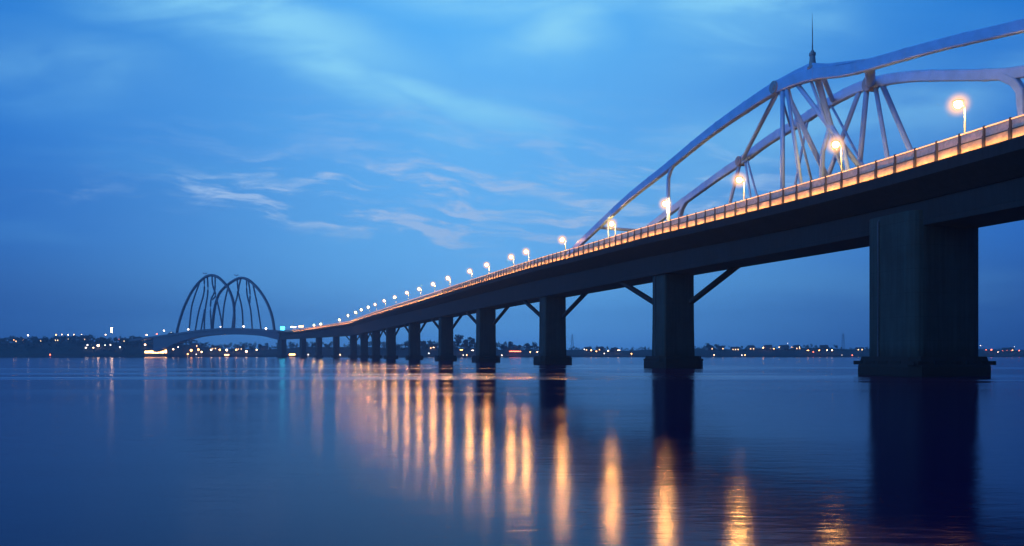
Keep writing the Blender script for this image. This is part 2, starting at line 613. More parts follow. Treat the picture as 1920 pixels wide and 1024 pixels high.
mb = MB()
def girder(S):
    z_, b_ = deck_z(S) - 2.3, soff_z(S)
    return [(3.5, z_), (-3.5, z_), (-3.3, b_ + .55), (-3.35, b_ + .5), (-3.35, b_), (3.35, b_), (3.35, b_ + .5), (3.3, b_ + .55)]
sweep(mb, girder, S0, S1)
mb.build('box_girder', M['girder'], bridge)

mb = MB()
sweep(mb, lambda S: [(5.1, deck_z(S) + .03), (-5.1, deck_z(S) + .03), (-5.1, deck_z(S) + .008), (5.1, deck_z(S) + .008)], S0, S1)
mb.build('road_surface', M['asphalt'], bridge)

# railing, river side: lit panels, screen, rails, added strips to light panels and screen, posts
rail = thing('railing', None, None)
rail.parent = bridge
def sec(o0, o1, z0, z1):
    return lambda S: [(o1, deck_z(S) + z0), (o1, deck_z(S) + z1), (o0, deck_z(S) + z1), (o0, deck_z(S) + z0)]
RS1 = 925.0
for nm, o0, o1, z0, z1, mm in (('panel', 5.28, 5.40, 0.004, 1.10, 'panel'), ('mid_rail', 5.26, 5.47, 1.104, 1.20, 'steel_dark'),
                               ('screen', 5.32, 5.36, 1.204, 1.96, 'screen'), ('handrail', 5.25, 5.45, 1.964, 2.10, 'rail')):
    mb = MB()
    sweep(mb, sec(o0, o1, z0, z1), S0, RS1)
    mb.build(nm, M[mm], rail)
mb = MB()
sweep(mb, sec(5.89, 5.915, 0.02, 0.13), S0, 905)
mb.build('added_light_strip', M['strip'], rail)
mb = MB()
sweep(mb, sec(5.465, 5.485, 1.985, 2.02), S0, 905)
mb.build('added_screen_strip', M['strip_soft'], rail)
S = 101.0
npost = 0
while npost < 96:
    p_, t_, n_ = along(S)
    mb = MB()
    c_ = at(S, 5.46, deck_z(S) + .004)
    mb.box(c_, 0.16, 0.24, 2.16, (n_[0], n_[1]), 0.72)
    c_ = at(S, 5.49, deck_z(S) + .006)
    mb.box(c_, 0.20, 0.26, 1.28, (n_[0], n_[1]), 0.9)
    mb.build('post', M['post'], rail)
    npost += 1
    S += 2.62
rail2 = thing('railing', None, None)
rail2.parent = bridge
for nm, o0, o1, z0, z1, mm in (('panel', -5.40, -5.28, 0.004, 1.10, 'panel'), ('screen', -5.36, -5.32, 1.204, 1.96, 'screen'), ('handrail', -5.45, -5.25, 1.964, 2.10, 'rail')):
    mb = MB()
    sweep(mb, sec(o0, o1, z0, z1), S0, RS1)
    mb.build(nm, M[mm], rail2)

# piers
def chamfer_ring(S, hn, ht, ch, z, seg=1):
    q = []
    for cx_, cy_, a0 in ((hn - ch, ht - ch, 0), (-hn + ch, ht - ch, 90), (-hn + ch, -ht + ch, 180), (hn - ch, -ht + ch, 270)):
        for k_ in range(seg + 1):
            th = R(a0 + 90.0 * k_ / seg)
            q.append((cx_ + ch * math.cos(th), cy_ + ch * math.sin(th)))
    p_, t_, n_ = along(S)
    return [(p_[0] + n_[0] * a_ + t_[0] * b_, p_[1] + n_[1] * a_ + t_[1] * b_, z) for a_, b_ in q]


PIERS = [(129.3, 4.45, 3.6), (183.8, 2.85, 2.3), (244.8, 2.75, 2.2), (308.1, 2.75, 2.2), (369.4, 2.6, 2.1), (441.8, 2.6, 2.0), (520.7, 2.6, 2.0),
         (589.5, 2.6, 2.0), (659.5, 2.6, 2.0), (727.0, 2.6, 2.1), (785.0, 2.6, 2.2), (843.0, 2.6, 2.4), (893.0, 2.6, 2.6), (940.0, 3.0, 4.0), (74.0, 3.95, 3.05)]
for k, (S, hn, ht) in enumerate(PIERS):
    near = k in (0, 14)
    top = soff_z(min(S, 935)) + (1.0 if not near else 1.5)
    mb = MB()
    rings = []
    for z_, w_ in ((1.9, 1.045), (4.0, 1.03), (8.0, 1.012), (top, 1.0)):
        w_ = 1.0 if near else w_
        rings.append(chamfer_ring(S, hn * w_, ht * w_, 1.5 if near else 0.5, z_, 6))
    mb.loft(rings)
    pier = mb.build('pier', M['concrete'], bridge)
    mb = MB()
    e = 0.62 if near else 1.15
    mb.loft([chamfer_ring(S, hn + e - .1, ht + e - .1, .9, -1.5), chamfer_ring(S, hn + e + .15, ht + e + .15, .9, 0.1), chamfer_ring(S, hn + e + .15, ht + e + .15, .9, 0.95),
             chamfer_ring(S, hn + e - .15, ht + e - .15, .8, 2.0)])
    for q in range(5):      # timber fenders along the two long sides
        for sgn in (-1, 1):
            p_, t_, n_ = along(S)
            f_ = -1 + 0.5 * q
            c_ = (p_[0] + t_[0] * f_ * ht + n_[0] * sgn * (hn + e + .02), p_[1] + t_[1] * f_ * ht + n_[1] * sgn * (hn + e + .02), 1.15)
            mb.box(c_, 1.3, 0.10, 0.4, (t_[0], t_[1]))
            c_ = (p_[0] - t_[0] * (ht + e + .02) + n_[0] * f_ * hn * .9, p_[1] - t_[1] * (ht + e + .02) + n_[1] * f_ * hn * .9, 1.15)
            if sgn > 0:
                mb.box(c_, 1.3, 0.10, 0.4, (n_[0], n_[1]))
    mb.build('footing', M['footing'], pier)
    mb = MB()
    mb.tube([at(S + ht * .35, hn + .10, 2.02), at(S + ht * .35, hn + .10, top - .6), at(S + ht * .35, hn - .15, top - .2)], .11, 8)
    mb.build('drain_pipe', M['steel_dark'], pier)
    if 1 <= k <= 9:
        for sgn in (-1, 1):
            run = 14.0 if k < 3 else 15.5
            mb = MB()
            a_ = at(S + sgn * (ht - .2), sgn * (hn - .7), soff_z(S) - 4.7)
            b_ = at(S + sgn * (ht + run), sgn * 2.4, soff_z(S + sgn * run) + .3)
            mb.tube([a_, b_], 1.0, sq=(0.9, 0.7))
            mb.build('strut', M['girder'], pier)

# the white arch truss over the near spans
RIB = [(66, 19.5), (75, 22.4), (85, 24.8), (97, 27.0), (106, 28.5), (114.6, 30.0), (120.7, 31.15), (126.1, 32.0), (131.6, 32.8), (135.4, 33.5), (139.9, 34.7), (147, 35.5), (154, 35.1), (163.5, 34.1),
       (176, 32.1), (190.5, 29.9), (205, 26.9), (219.5, 23.6), (226, 21.6)]
RIB_FAR = [(66, 19.0), (75, 21.6), (85, 23.8), (97, 26.0), (110, 28.0), (117, 29.0), (123.5, 30.2), (130.6, 32.4), (136, 34.1), (141, 35.2), (145, 35.6), (150, 35.4), (156.4, 34.6), (163.5, 33.9),
           (171, 32.5), (176, 31.8), (190.5, 29.3), (205, 26.6), (219.5, 23.6), (226, 21.6)]
rib_z = lambda S_, off: curve(S_, RIB if off > 0 else RIB_FAR)
def rib_pts(off, a_, b_):
    return [at(S_, off, rib_z(S_, off)) for S_ in np.arange(a_, b_ + .1, 1.5)]
SCALE = {True: ([66, 110, 122, 129, 135, 141, 148, 165, 226], [.62, .66, .69, .74, .82, .92, .97, .86, .78]), False: ([66, 110, 130, 150, 165, 226], [.64, .68, .76, .84, .84, .76])}
for off in (5.0, -5.0):
    mb = MB()
    Ss = np.arange(66, 226.1, 1.5)
    mb.tube(rib_pts(off, 66, 226), [float(np.interp(s_, *SCALE[off > 0])) for s_ in Ss], sq=(0.95, 1.55))
    for q in np.arange(84, 216, 7.0):      # bolted splice plates
        k_ = float(np.interp(q, *SCALE[off > 0])) * 1.05
        mb.tube([at(S_, off, rib_z(S_, off)) for S_ in (q, q + .45)], k_, sq=(0.97, 1.58))
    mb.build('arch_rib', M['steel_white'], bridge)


def member(name, pts, r=0.28, sq=None, parent=None):
    mb_ = MB()
    mb_.tube([at(*p_) for p_ in pts], r if not sq else 1.0, 10, sq)
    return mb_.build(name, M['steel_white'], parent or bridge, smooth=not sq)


rz = lambda S_: curve(S_, RIB)
rzf = lambda S_: curve(S_, RIB_FAR)
dz_ = lambda S_: deck_z(S_)
for pts, r_ in [([(146.3, 5, rz(146.3)), (146.3, 5, dz_(146.3))], .28), ([(145.6, 5, rz(145.6)), (142.2, 5, dz_(142))], .22),
                ([(199.8, 5, rz(199.8)), (199.6, 5, dz_(199.6))], .14),
                ([(144.4, -5, rzf(144.4)), (153.8, -5, dz_(153.8))], .30), ([(143.3, -5, rzf(143.3)), (145.4, -5, dz_(145.4))], .32),
                ([(142.0, -5, rzf(142)), (138.7, -5, dz_(138.7))], .26), ([(141.0, -5, rzf(141)), (133.6, -5, dz_(133.6))], .32),
                ([(150.2, -5, rzf(150.2)), (140.5, -5, dz_(140.5))], .16),
                ([(171.2, -5, rzf(171.2)), (176.9, -5, dz_(176.9))], .28), ([(170.0, -5, rzf(170)), (167.0, -5, dz_(167))], .16),
                ([(169.5, -5, rzf(169.5)), (164.4, -5, dz_(164.4))], .16), ([(154.6, -5, rzf(154.6)), (159.2, -5, dz_(159.2))], .18)]:
    member('hanger', pts, r_)
# kneed posts under the ribs
for S_, off, w_ in ((176.0, 5, .5), (190.5, -5, .8), (122.0, -5, .8), (97.0, 5, .9), (97.0, -5, .9)):
    sg = -1 if S_ > 150 else 1
    member('rib_post', [(S_ + sg * 2.2, off, rib_z(S_ + sg * 2.2, off) - .2), (S_ + sg * .8, off, rib_z(S_ + sg * .8, off) - .9), (S_ + sg * .1, off, rib_z(S_, off) - 1.8), (S_, off, rib_z(S_, off) - 3.0), (S_, off, dz_(S_))], sq=(w_, w_))
# braces between the two ribs
for a_, b_, r_ in [((146.9, 5, rz(146.9) - .2), (170.8, -5, rzf(170.8)), .30), ((131.3, 5, rz(131.3)), (142.7, -5, rzf(142.7)), .55), ((139.0, 5, rz(139)), (149.6, -5, rzf(149.6)), .30),
                   ((146.0, 5, rz(146) - .4), (147.5, -5, dz_(147.5)), .32), ((143.6, 5, rz(143.6) - .4), (140.0, -5, dz_(140)), .28), ((145.2, 5, rz(145.2) - .4), (152.0, -5, dz_(152)), .16), ((141.0, 5, rz(141) - .4), (145.0, -5, dz_(145)), .18), ((140.2, 5, rz(140.2) - .4), (151.5, -5, rzf(151.5)), .14), ((147.0, 5, rz(147) - .3), (158.5, -5, rzf(158.5)), .16),
                   ((205.0, 5, rz(205)), (205.0, -5, rzf(205)), .3)]:
    member('cross_brace', [a_, b_], r_)
# central tower under the mast
tower = member('tower_plate', [(140.8, 4.2, rz(140.8)), (141.6, 2.5, 31.8), (142.2, 1.2, 29.6)], sq=(.62, .42))
member('tower_leg', [(142.2, 1.2, 29.8), (144.2, .8, 27.0), (144.8, .6, dz_(144.8))], .30, parent=tower)
member('tower_leg', [(142.2, 1.2, 29.8), (140.8, .6, 27.0), (139.2, .4, dz_(139.2))], .26, parent=tower)
member('tower_leg', [(142.4, 1.2, 29.6), (142.9, .3, 27.2), (141.2, -1.8, dz_(141))], .18, parent=tower)
# pin nodes
for S_, off, r_ in ((147.4, 5, .62), (142.6, -5, .75), (171.0, -5, .6)):
    p_, t_, n_ = along(S_)
    c_ = at(S_, off, rib_z(S_, off))
    mb = MB()
    for w_, rr in ((.62, r_ * 1.25), (.72, r_ * .6)):
        a_ = (c_[0] - n_[0] * w_, c_[1] - n_[1] * w_, c_[2])
        b_ = (c_[0] + n_[0] * w_, c_[1] + n_[1] * w_, c_[2])
        mb.tube([a_, b_], rr, 16)
    mb.build('gusset', M['steel_grey'], bridge)
# fairing and mast with its thin spire
mb = MB()
zr = rz(140.5) + .7
mb.loft([[at(148.5, 4.6, rz(148.5) + .6), at(148.5, 5.4, rz(148.5) + .6), at(148.5, 5.4, rz(148.5) + .75), at(148.5, 4.6, rz(148.5) + .75)],
         [at(143.5, 4.6, rz(143.5) + .6), at(143.5, 5.4, rz(143.5) + .6), at(143.5, 5.3, rz(143.5) + 1.05), at(143.5, 4.7, rz(143.5) + 1.05)],
         [at(140.6, 4.6, zr - .1), at(140.6, 5.4, zr - .1), at(140.6, 5.25, zr + .7), at(140.6, 4.75, zr + .7)],
         [at(137.5, 4.6, rz(137.5) + .55), at(137.5, 5.4, rz(137.5) + .55), at(137.5, 5.3, rz(137.5) + .95), at(137.5, 4.7, rz(137.5) + .95)],
         [at(131.5, 4.6, rz(131.5) + .5), at(131.5, 5.4, rz(131.5) + .5), at(131.5, 5.4, rz(131.5) + .62), at(131.5, 4.6, rz(131.5) + .62)]])
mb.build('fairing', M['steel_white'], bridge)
mb = MB()
c_ = Vector(at(140.6, 5, zr + .0))
mb.tube([c_, c_ + Vector((0, 0, .25)), c_ + Vector((0, 0, .3)), c_ + Vector((0, 0, 1.5)), c_ + Vector((0, 0, 1.55)), c_ + Vector((0, 0, 1.85)), c_ + Vector((0, 0, 1.9)), c_ + Vector((0, 0, 2.1))],
        [.58, .58, .42, .30, .38, .38, .22, .20], 14)
mast = mb.build('mast', M['steel_grey'], bridge)
mb = MB()
mb.tube([c_ + Vector((0, 0, 2.0)), c_ + Vector((0, 0, 4.2)), c_ + Vector((-.03, 0, 6.5))], [.10, .06, .012], 8)
mb.build('spire', M['steel_grey'], mast)

# ------------------------------------------------------------------ street lamps along the railing
LAMPS = [(119.0, 24.8), (135.4, 25.3), (154.4, 25.4), (175.2, 26.0), (196.0, 26.1), (222.0, 26.8), (247.4, 27.4), (260.1, 27.6), (284.8, 28.2), (305.5, 28.5), (338.0, 29.3),
         (365.2, 29.5), (395.4, 30.0), (427.3, 30.8), (465.5, 31.5), (505.5, 32.2), (546.0, 32.6), (582.1, 33.1), (623.8, 33.6), (664.6, 34.0), (719.5, 34.2), (752.0, 32.0), (816.0, 30.6), (839.0, 30.2)]
ORD = ['first', 'second', 'third', 'fourth', 'fifth', 'sixth', 'seventh', 'eighth', 'ninth', 'tenth', 'eleventh', 'twelfth', 'thirteenth', 'fourteenth', 'fifteenth', 'sixteenth',
       'seventeenth', 'eighteenth', 'nineteenth', 'twentieth', 'twenty-first', 'twenty-second', 'twenty-third', 'twenty-fourth', 'twenty-fifth', 'twenty-sixth']
LLAB = {0: 'tall white-hot street lamp nearest the right edge, closest on the orange railing', 1: 'street lamp glowing below the truss mast, second from the near end',
        2: 'street lamp standing under the far rib node, third from the near end', 3: 'street lamp beside the kneed foot of the far arch rib',
        4: 'street lamp beside the thin post under the rising white arch rib', 5: 'street lamp just beyond the foot of the white arch rib'}
for i, (S, zh) in enumerate(LAMPS):
    zb = deck_z(S)
    lab = LLAB.get(i) or ('small warm street lamp on the bridge railing, %s from the near end' % ORD[i])
    if i == len(LAMPS) - 1:
        lab = 'last street lamp of the railing, farthest along towards the twin arches'
    r0 = thing('street_lamp', lab, 'street lamp', at(S, 5.2, zb), 'street lamps along the bridge railing')
    base_p = Vector(r0.location)
    L_ = lambda p_: tuple(Vector(p_) - base_p)
    p_, t_, n_ = along(S)
    mb = MB()
    hp = zh - zb
    mb.tube([(0, 0, 0.008), (0, 0, .25), (0, 0, .27), (0, 0, hp - .15)], [.15, .15, .085, .055], 10)
    mb.build('pole', M['pole'], r0, True)
    mb = MB()
    tip = (n_[0] * .75, n_[1] * .75, hp + .12)
    mb.tube([(0, 0, hp - .25), (n_[0] * .2, n_[1] * .2, hp + .05), (n_[0] * .5, n_[1] * .5, hp + .2), (n_[0] * .75, n_[1] * .75, hp + .42)], [.06, .055, .05, .05], 8)
    mb.tube([(n_[0] * .75, n_[1] * .75, hp + .27), (n_[0] * .75, n_[1] * .75, hp + .31), (n_[0] * .75, n_[1] * .75, hp + .44)], [.50, .46, .10], 10)  # hood cap added to keep upward lamp light off the arch ribs
    mb.build('arm', M['pole'], r0, True)
    gx = (n_[0] * .75, n_[1] * .75, hp)
    mb = MB()
    mb.ball(gx, .30, 12, 8)
    mb.build('bulb', M['bulb'], r0, True)
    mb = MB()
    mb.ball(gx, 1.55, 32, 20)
    mb.build('round_glow', M['round_glow'], r0, True)  # added ball that carries the painted halo round the bulb

# ------------------------------------------------------------------ the far twin arch bridge
far = thing('arch_bridge', 'distant blue-grey bridge with two crossing steel arches over a humped river span', 'bridge', (0, 0, 0))
mb = MB()
def fslab(S):
    z_ = deck_z(S)
    return [(5.6, z_ + 1.1), (5.4, z_ + 1.1), (5.4, z_), (-5.4, z_), (-5.4, z_ + 1.1), (-5.6, z_ + 1.1), (-5.6, z_ - 1.0), (5.6, z_ - 1.0)]
sweep(mb, fslab, 938.5, 1150)
mb.build('deck', M['arch_paint'], far)
mb = MB()
sweep(mb, lambda S: [(4.6, deck_z(S) - .9), (-4.6, deck_z(S) - .9), (-4.4, min(curve(S, ASOFF), deck_z(S) - 2.5)), (4.4, min(curve(S, ASOFF), deck_z(S) - 2.5))], 938.5, 1118)
mb.build('arched_girder', M['arch_paint'], far)
A1 = [(1086, 24.0), (1084.0, 34), (1077.4, 52.1), (1071.8, 62.4), (1066.1, 71.5), (1057.6, 81.1), (1047.7, 88.0), (1039.2, 90.2), (1030.6, 88.2), (1023.4, 83.3), (1016.3, 76.5), (1010.7, 66.6), (1007.6, 56.4), (1007.0, 45.1), (1008.0, 30.5)]
A2 = [(1044.6, 29.8), (1042.5, 48.4), (1040.0, 59.9), (1035.8, 69.6), (1029.8, 75.4), (1023.3, 79.6), (1014.7, 84.2), (1007.7, 86.4), (1001.0, 86.2), (993.2, 82.9), (983.7, 75.4), (975.8, 67.0), (969.1, 57.8), (964.2, 48.6), (961.0, 40.0), (958.6, 27.0)]


def chaikin(pts, n_=2):
    for _ in range(n_):
        q = [pts[0]]
        for a_, b_ in zip(pts, pts[1:]):
            a_, b_ = np.array(a_, float), np.array(b_, float)
            q += [tuple(.75 * a_ + .25 * b_), tuple(.25 * a_ + .75 * b_)]
        pts = q + [pts[-1]]
    return pts


for tabl, off in ((A1, 4.2), (A2, -4.2)):
    mb = MB()
    cc = chaikin([(a_, off, b_) for a_, b_ in tabl])
    mb.tube([at(*q) for q in cc], 1.5, 10)
    mb.build('arch', M['arch_paint'], far, True)
HS1 = [[(1054.8, 82), (1062, 66), (1066.1, 54.2), (1068.9, 29.0)], [(1048.4, 87), (1047.7, 71.0), (1056.2, 50.6), (1060.4, 29.2)], [(1044.1, 89), (1042.7, 70.9), (1047.7, 50.4), (1048.4, 29.6)],
       [(1047.7, 52.4), (1052.7, 29.3)], [(1037.7, 89.5), (1037.0, 77.6), (1031.3, 67.2), (1037.7, 62.8)], [(1033.4, 88.5), (1033.4, 70.6), (1040.6, 62.8), (1038.5, 30.0)], [(1031.3, 64.2), (1024.8, 40.9), (1023.4, 30.5)]]
HS2 = [[(1021.9, 79.6), (1029.0, 57.3), (1031.2, 30.1)], [(1010.5, 85), (1009.1, 69.4), (1014.0, 57.0), (1017.6, 30.4)], [(1005.5, 86), (1009.8, 71.7), (1003.4, 53.3), (1002.7, 30.4)],
       [(997.8, 85), (997.8, 67.9), (992.2, 53.1), (990.1, 29.9)], [(989.4, 80), (982.3, 52.9), (978.0, 29.1)], [(995.7, 84), (992.9, 70.1), (993.6, 58.8)]]
for hs, off in ((HS1, 4.2), (HS2, -4.2)):
    for h_ in hs:
        mb = MB()
        mb.tube([at(*q) for q in chaikin([(a_, off, b_) for a_, b_ in h_])], .85, 8)
        mb.build('hanger', M['arch_paint'], far, True)
for S_, off, z_ in ((1047, 4.2, 90.0), (1011.5, -4.2, 87.5)):
    mb = MB()
    c_ = at(S_, off, z_)
    mb.tube([c_, (c_[0], c_[1], c_[2] + 2.0)], .18, 6)
    mb.box((c_[0], c_[1], c_[2] + 1.6), 4.2, .5, .5)
    mb.ball((c_[0] - 1.8, c_[1], c_[2] + 2.6), .55, 8, 6)
    mb.ball((c_[0] + 1.2, c_[1], c_[2] + 2.3), .45, 8, 6)
    mb.build('finial', M['rail'], far)

# things standing on the far deck
def small_lamp(name, label, cat, base_xyz, h_, r_, tint, group, style='round_glow'):
    t0 = thing(name, label, cat, base_xyz, group)
    mb_ = MB()
    mb_.tube([(0, 0, -.3), (0, 0, max(.3, h_ - r_ * .6))], [.14, .09], 6)
    mb_.build('pole', M['steel_dark'], t0)
    mb_ = MB()
    if style == 'round_glow':
        mb_.ball((0, 0, h_), r_, 8, 6)
    elif style == 'bar':
        mb_.box((0, 0, h_ - r_ * .4), r_ * 4.0, .5, r_ * .8)
    elif style == 'column':
        mb_.box((0, 0, h_ - r_ * 3), r_ * 1.3, r_ * 1.3, r_ * 6)
    mb_.build('lamp_head', M['glow_' + tint], t0, style == 'round_glow')
    return t0


for S_, zt, r_, lab in ((1068.5, 30.6, .9, 'white lamp on the arch bridge deck near its left arch foot'), (1024.5, 33.0, .6, 'small white lamp at the middle of the humped arch bridge deck'),
                        (993.0, 32.9, 1.0, 'bright white lamp on the arch bridge deck under the second arch'), (960.0, 30.2, 1.0, 'low white lamp on the arch bridge deck by its right arch foot')):
    small_lamp('deck_lamp', lab, 'lamp', at(S_, 5.9, deck_z(S_) + 1.0), max(.8, zt - deck_z(S_) - 1.0), r_, 'white', 'lamps on the far arch bridge deck')
sg = thing('lit_sign', 'cyan illuminated box sign on two posts where the arch bridge begins', 'sign', at(930, 5.0, deck_z(930)))
mb = MB()
mb.box((0, 0, 2.0), 4.2, .7, 3.6)
mb.build('sign_box', M['glow_cyan'], sg)
mb = MB()
for q in (-1.5, 1.5):
    mb.box((q, 0, 0), .25, .25, 2.1)
mb.build('sign_posts', M['steel_dark'], sg)
small_lamp('flood_lamp', 'pinkish flood lamp cluster beside the cyan sign on the far deck', 'lamp', at(905, 5.0, deck_z(905)), 4.6, 1.3, 'warm', 'flood lamps by the cyan sign', 'bar')
small_lamp('flood_lamp', 'orange flood lamp on the far deck, one farther from the cyan sign', 'lamp', at(885, 5.0, deck_z(885)), 4.4, 1.2, 'orange', 'flood lamps by the cyan sign', 'bar')


# ------------------------------------------------------------------ the far shores
def spot(px, y, clear=3.5, extra=0.0):
    """a place on the bank on the bearing px whose top would stand at height y, some metres above ground"""
    d0 = tab(px, SHORE)
    bk = 2.5 + extra
    while True:
        d_ = d0 + bk
        z_ = (666 - y) / 1500.0 * d_ + EYE
        g_ = ground(px, bk)
        if z_ - g_ <= clear or bk > 110:
            return ((px - 960) / 1500.0 * d_, d_, g_), max(.9, z_ - g_)
        bk += 1.5


LEFT = [(27, 637, 1.4, 'orange', 'orange lamp at the far left end of the bank'), (46, 638, .8, 'orange', 'dim orange bar lamp low beside the far-left orange lamp'), (52.5, 629, 1.4, 'white', 'white lamp on a tall pole above the far-left treetops'),
        (105, 628, .9, 'orange', 'leftmost orange lamp of a ridge row of four on the left bank'), (116, 627.5, .8, 'warm', 'second lamp of the ridge row of four on the left bank'), (128, 628, .9, 'warm', 'third lamp of the ridge row of four on the left bank'),
        (139, 628, .9, 'warm', 'rightmost lamp of the ridge row of four on the left bank'), (153, 627, .6, 'warm', 'dim lamp just right of the ridge row of four'), (164, 647, 1.2, 'white', 'upper white lamp of a close pair on the left bank slope'),
        (161, 652, 1.2, 'white', 'lower white lamp of a close pair on the left bank slope'), (175, 652, .9, 'warm', 'small lamp right of the close white pair on the slope'), (184, 648, 2.0, 'warm', 'largest brightest warm lamp on the left bank slope'),
        (197, 647, .8, 'white', 'small white lamp right of the brightest lamp on the left slope'), (207, 647, 1.0, 'white', 'white lamp second right of the brightest lamp on the left slope'), (225, 651, 1.1, 'white', 'lone low white lamp between the bright slope lamps and pavilion'),
        (200, 636.5, 1.2, 'warm', 'warm lamp under the tall lit spire on the left bank'), (198, 627.5, 1.0, 'warm', 'lamp level with the treetops left of the lit spire'), (224, 636, .9, 'red', 'reddish bar lamp right of the lit spire'),
        (251, 634, 1.3, 'warm', 'warm lamp on the ridge above the lit pavilion, left one'), (264, 635, .8, 'white', 'faint white lamp on the ridge above the lit pavilion'), (275, 628, 1.4, 'warm', 'high warm lamp on the ridge left of the red lamp'),
        (294, 626.5, 1.2, 'red', 'red lamp on the ridge above the lit pavilion'), (307.5, 620, 1.5, 'white', 'highest white lamp beside the arch bridge end'), (321, 624, .8, 'white', 'small white lamp touching the arch bridge left end'),
        (305.6, 642.5, 1.4, 'white', 'white lamp on the bank above the pavilion right end'), (272, 646.5, 1.4, 'warm', 'warm lamp above the pavilion left end'), (325, 655, 1.1, 'warm', 'warm lamp just right of the lit pavilion'), (334, 651, .9, 'white', 'white lamp under the left end of the arched girder'),
        (358.6, 657, 2.0, 'orange', 'leftmost broad orange lamp under the arch bridge span'), (372, 655.6, 1.6, 'orange', 'second orange lamp under the arch bridge span'), (378, 660, 1.3, 'warm', 'low warm lamp below the second orange lamp under the arch span'),
        (396, 656, 1.5, 'warm', 'third high warm lamp under the arch bridge span'), (412, 656, 1.5, 'orange', 'orange lamp left of the lit moored boat under the arch span'), (425, 656.5, 1.9, 'warm', 'bright warm lamp straight above the lit moored boat'),
        (443, 656, 1.5, 'orange', 'orange lamp right of the lit moored boat under the arch span'), (462, 659, 1.8, 'warm', 'star-bright warm lamp right of mid-span under the arch bridge'), (481, 656, 1.2, 'warm', 'rightmost warm lamp under the arch bridge span'),
        (352, 667, 1.0, 'orange', 'orange lamp at the waterline under the left of the arch span'), (368, 668, .7, 'white', 'white lamp at the waterline under the left of the arch span'),
        (524, 665, 1.0, 'white', 'white lamp at the foot of the arch bridge right pier'), (534, 659.5, 1.3, 'white', 'tall white lamp right of the arch bridge right pier'), (578, 665, .9, 'white', 'white lamp between distant piers right of the lit ferry'),
        (626, 665.5, 1.1, 'white', 'white lamp, left of a pair beneath the bend of the bridge'), (636.7, 667.0, 1.3, 'warm', 'warm lamp, right of a pair beneath the bend of the bridge')]
RIGHT = [(804, 662.5, .7, 'white', 'white lamp low between two middle piers'), (813, 651.5, .7, 'warm', 'dim lamp high on the wooded bank between two middle piers'), (865, 656, 1.0, 'orange', 'orange bar lamp on the bank between middle piers'), (886, 657, .9, 'white', 'white bar lamp beside a middle pier'),
         (868.5, 669.5, .6, 'white', 'white lamp at the waterline between two pier footings'), (875, 669.2, .8, 'orange', 'orange lamp at the waterline between two pier footings'), (941, 668, .8, 'white', 'white lamp at the right end of a pier footing'),
         (994, 660, .6, 'warm', 'dim warm lamp right of the long red light bar'), (1007.5, 660, .8, 'warm', 'warm lamp tight against the left of the third pier'),
         (1095.7, 655, .7, 'white', 'leftmost lamp of the row between third and second pier'), (1108.6, 657, 1.0, 'orange', 'orange lamp second in the row between third and second pier'), (1118, 659, .8, 'orange', 'orange lamp lowest left in the row between third and second pier'),
         (1140, 658, .9, 'warm', 'warm lamp mid-row between third and second pier'), (1133, 663, .7, 'white', 'white lamp lowest between third and second pier'), (1160, 657, 1.0, 'warm', 'warm bar lamp right of mid-row between third and second pier'), (1184, 663.5, .9, 'orange', 'orange lamp low left of the second pier'),
         (1339, 667, .7, 'warm', 'low warm lamp right of the second pier footing'), (1354, 650, .6, 'white', 'faint white lamp high right of the second pier'), (1397, 668.0, .8, 'orange', 'orange lamp low on the shore beside the white waterside lamp'), (1391, 670, .7, 'white', 'white lamp right on the waterline between the two nearest piers'),
         (1431, 652, 1.1, 'orange', 'brightest orange lamp on the ridge between the two nearest piers'), (1451, 654, .7, 'orange', 'small orange lamp right of the brightest orange ridge lamp'), (1462, 651, .9, 'warm', 'warm bar lamp in the ridge row between the two nearest piers'), (1477, 644, .5, 'white', 'tiny white lamp on a tall mast above the ridge row'),
         (1486, 651, .8, 'orange', 'orange bar lamp below the tall white mast light'), (1499, 651, .6, 'warm', 'faint warm lamp right of the tall white mast light'), (1515, 657, .8, 'orange', 'orange bar lamp left of the red lamp near the first pier'), (1525, 660, .9, 'red', 'red lamp in the row left of the nearest pier'),
         (1536, 657, .9, 'orange', 'orange lamp just right of the red lamp near the nearest pier'), (1551, 656.5, .8, 'warm', 'warm lamp, left of a pair near the nearest pier'), (1560, 657, 1.0, 'warm', 'warm lamp, right of a pair near the nearest pier'), (1598, 666.3, .8, 'red', 'red lamp low on the shore left of the nearest pier'),
         (1578.5, 666.3, .4, 'white', 'tiny white lamp left of the low red shore lamp'), (1859, 656, 1.2, 'red', 'brightest red lamp right of the nearest pier'), (1838.5, 648, .6, 'white', 'white lamp against the right side of the nearest pier'), (1849, 656, .7, 'red', 'small red lamp left of the brightest red lamp'),
         (1871, 660, .7, 'white', 'pale lamp lowest right of the nearest pier'), (1911, 657.5, .8, 'red', 'red lamp at the far right edge'), (1902, 650, .5, 'white', 'tiny white lamp on a mast at the far right edge'),
         (1880, 657.5, .4, 'red', 'first small red lamp in the dotted row at far right'), (1888, 657.3, .4, 'red', 'second small red lamp in the dotted row at far right'), (1896, 657.4, .4, 'red', 'third small red lamp in the dotted row at far right')]
for lst, grp in ((LEFT, 'lamps along the left and far bank'), (RIGHT, 'lamps along the right bank')):
    for px, y_, r_, tint, lab in lst:
        loc, hh = spot(px, y_)
        st = 'bar' if ' bar ' in lab else 'round_glow'
        small_lamp('shore_lamp', lab, 'lamp', loc, hh, r_ * (.66 if px < 700 else .68), tint, grp, st)
loc, hh = spot(209.6, 619, 8)
small_lamp('lit_spire', 'tall narrow warm lit spire rising over the left bank', 'spire', loc, hh, 1.1, 'warm', None, 'column')
loc, hh = spot(966, 659, 3.5)
t0 = thing('light_bar', 'long red light bar low on the bank between two middle piers', 'light', loc)
mb = MB()
mb.box((0, 0, hh - .4), 13.0, .6, .8)
mb.build('tube_light', M['glow_red'], t0)
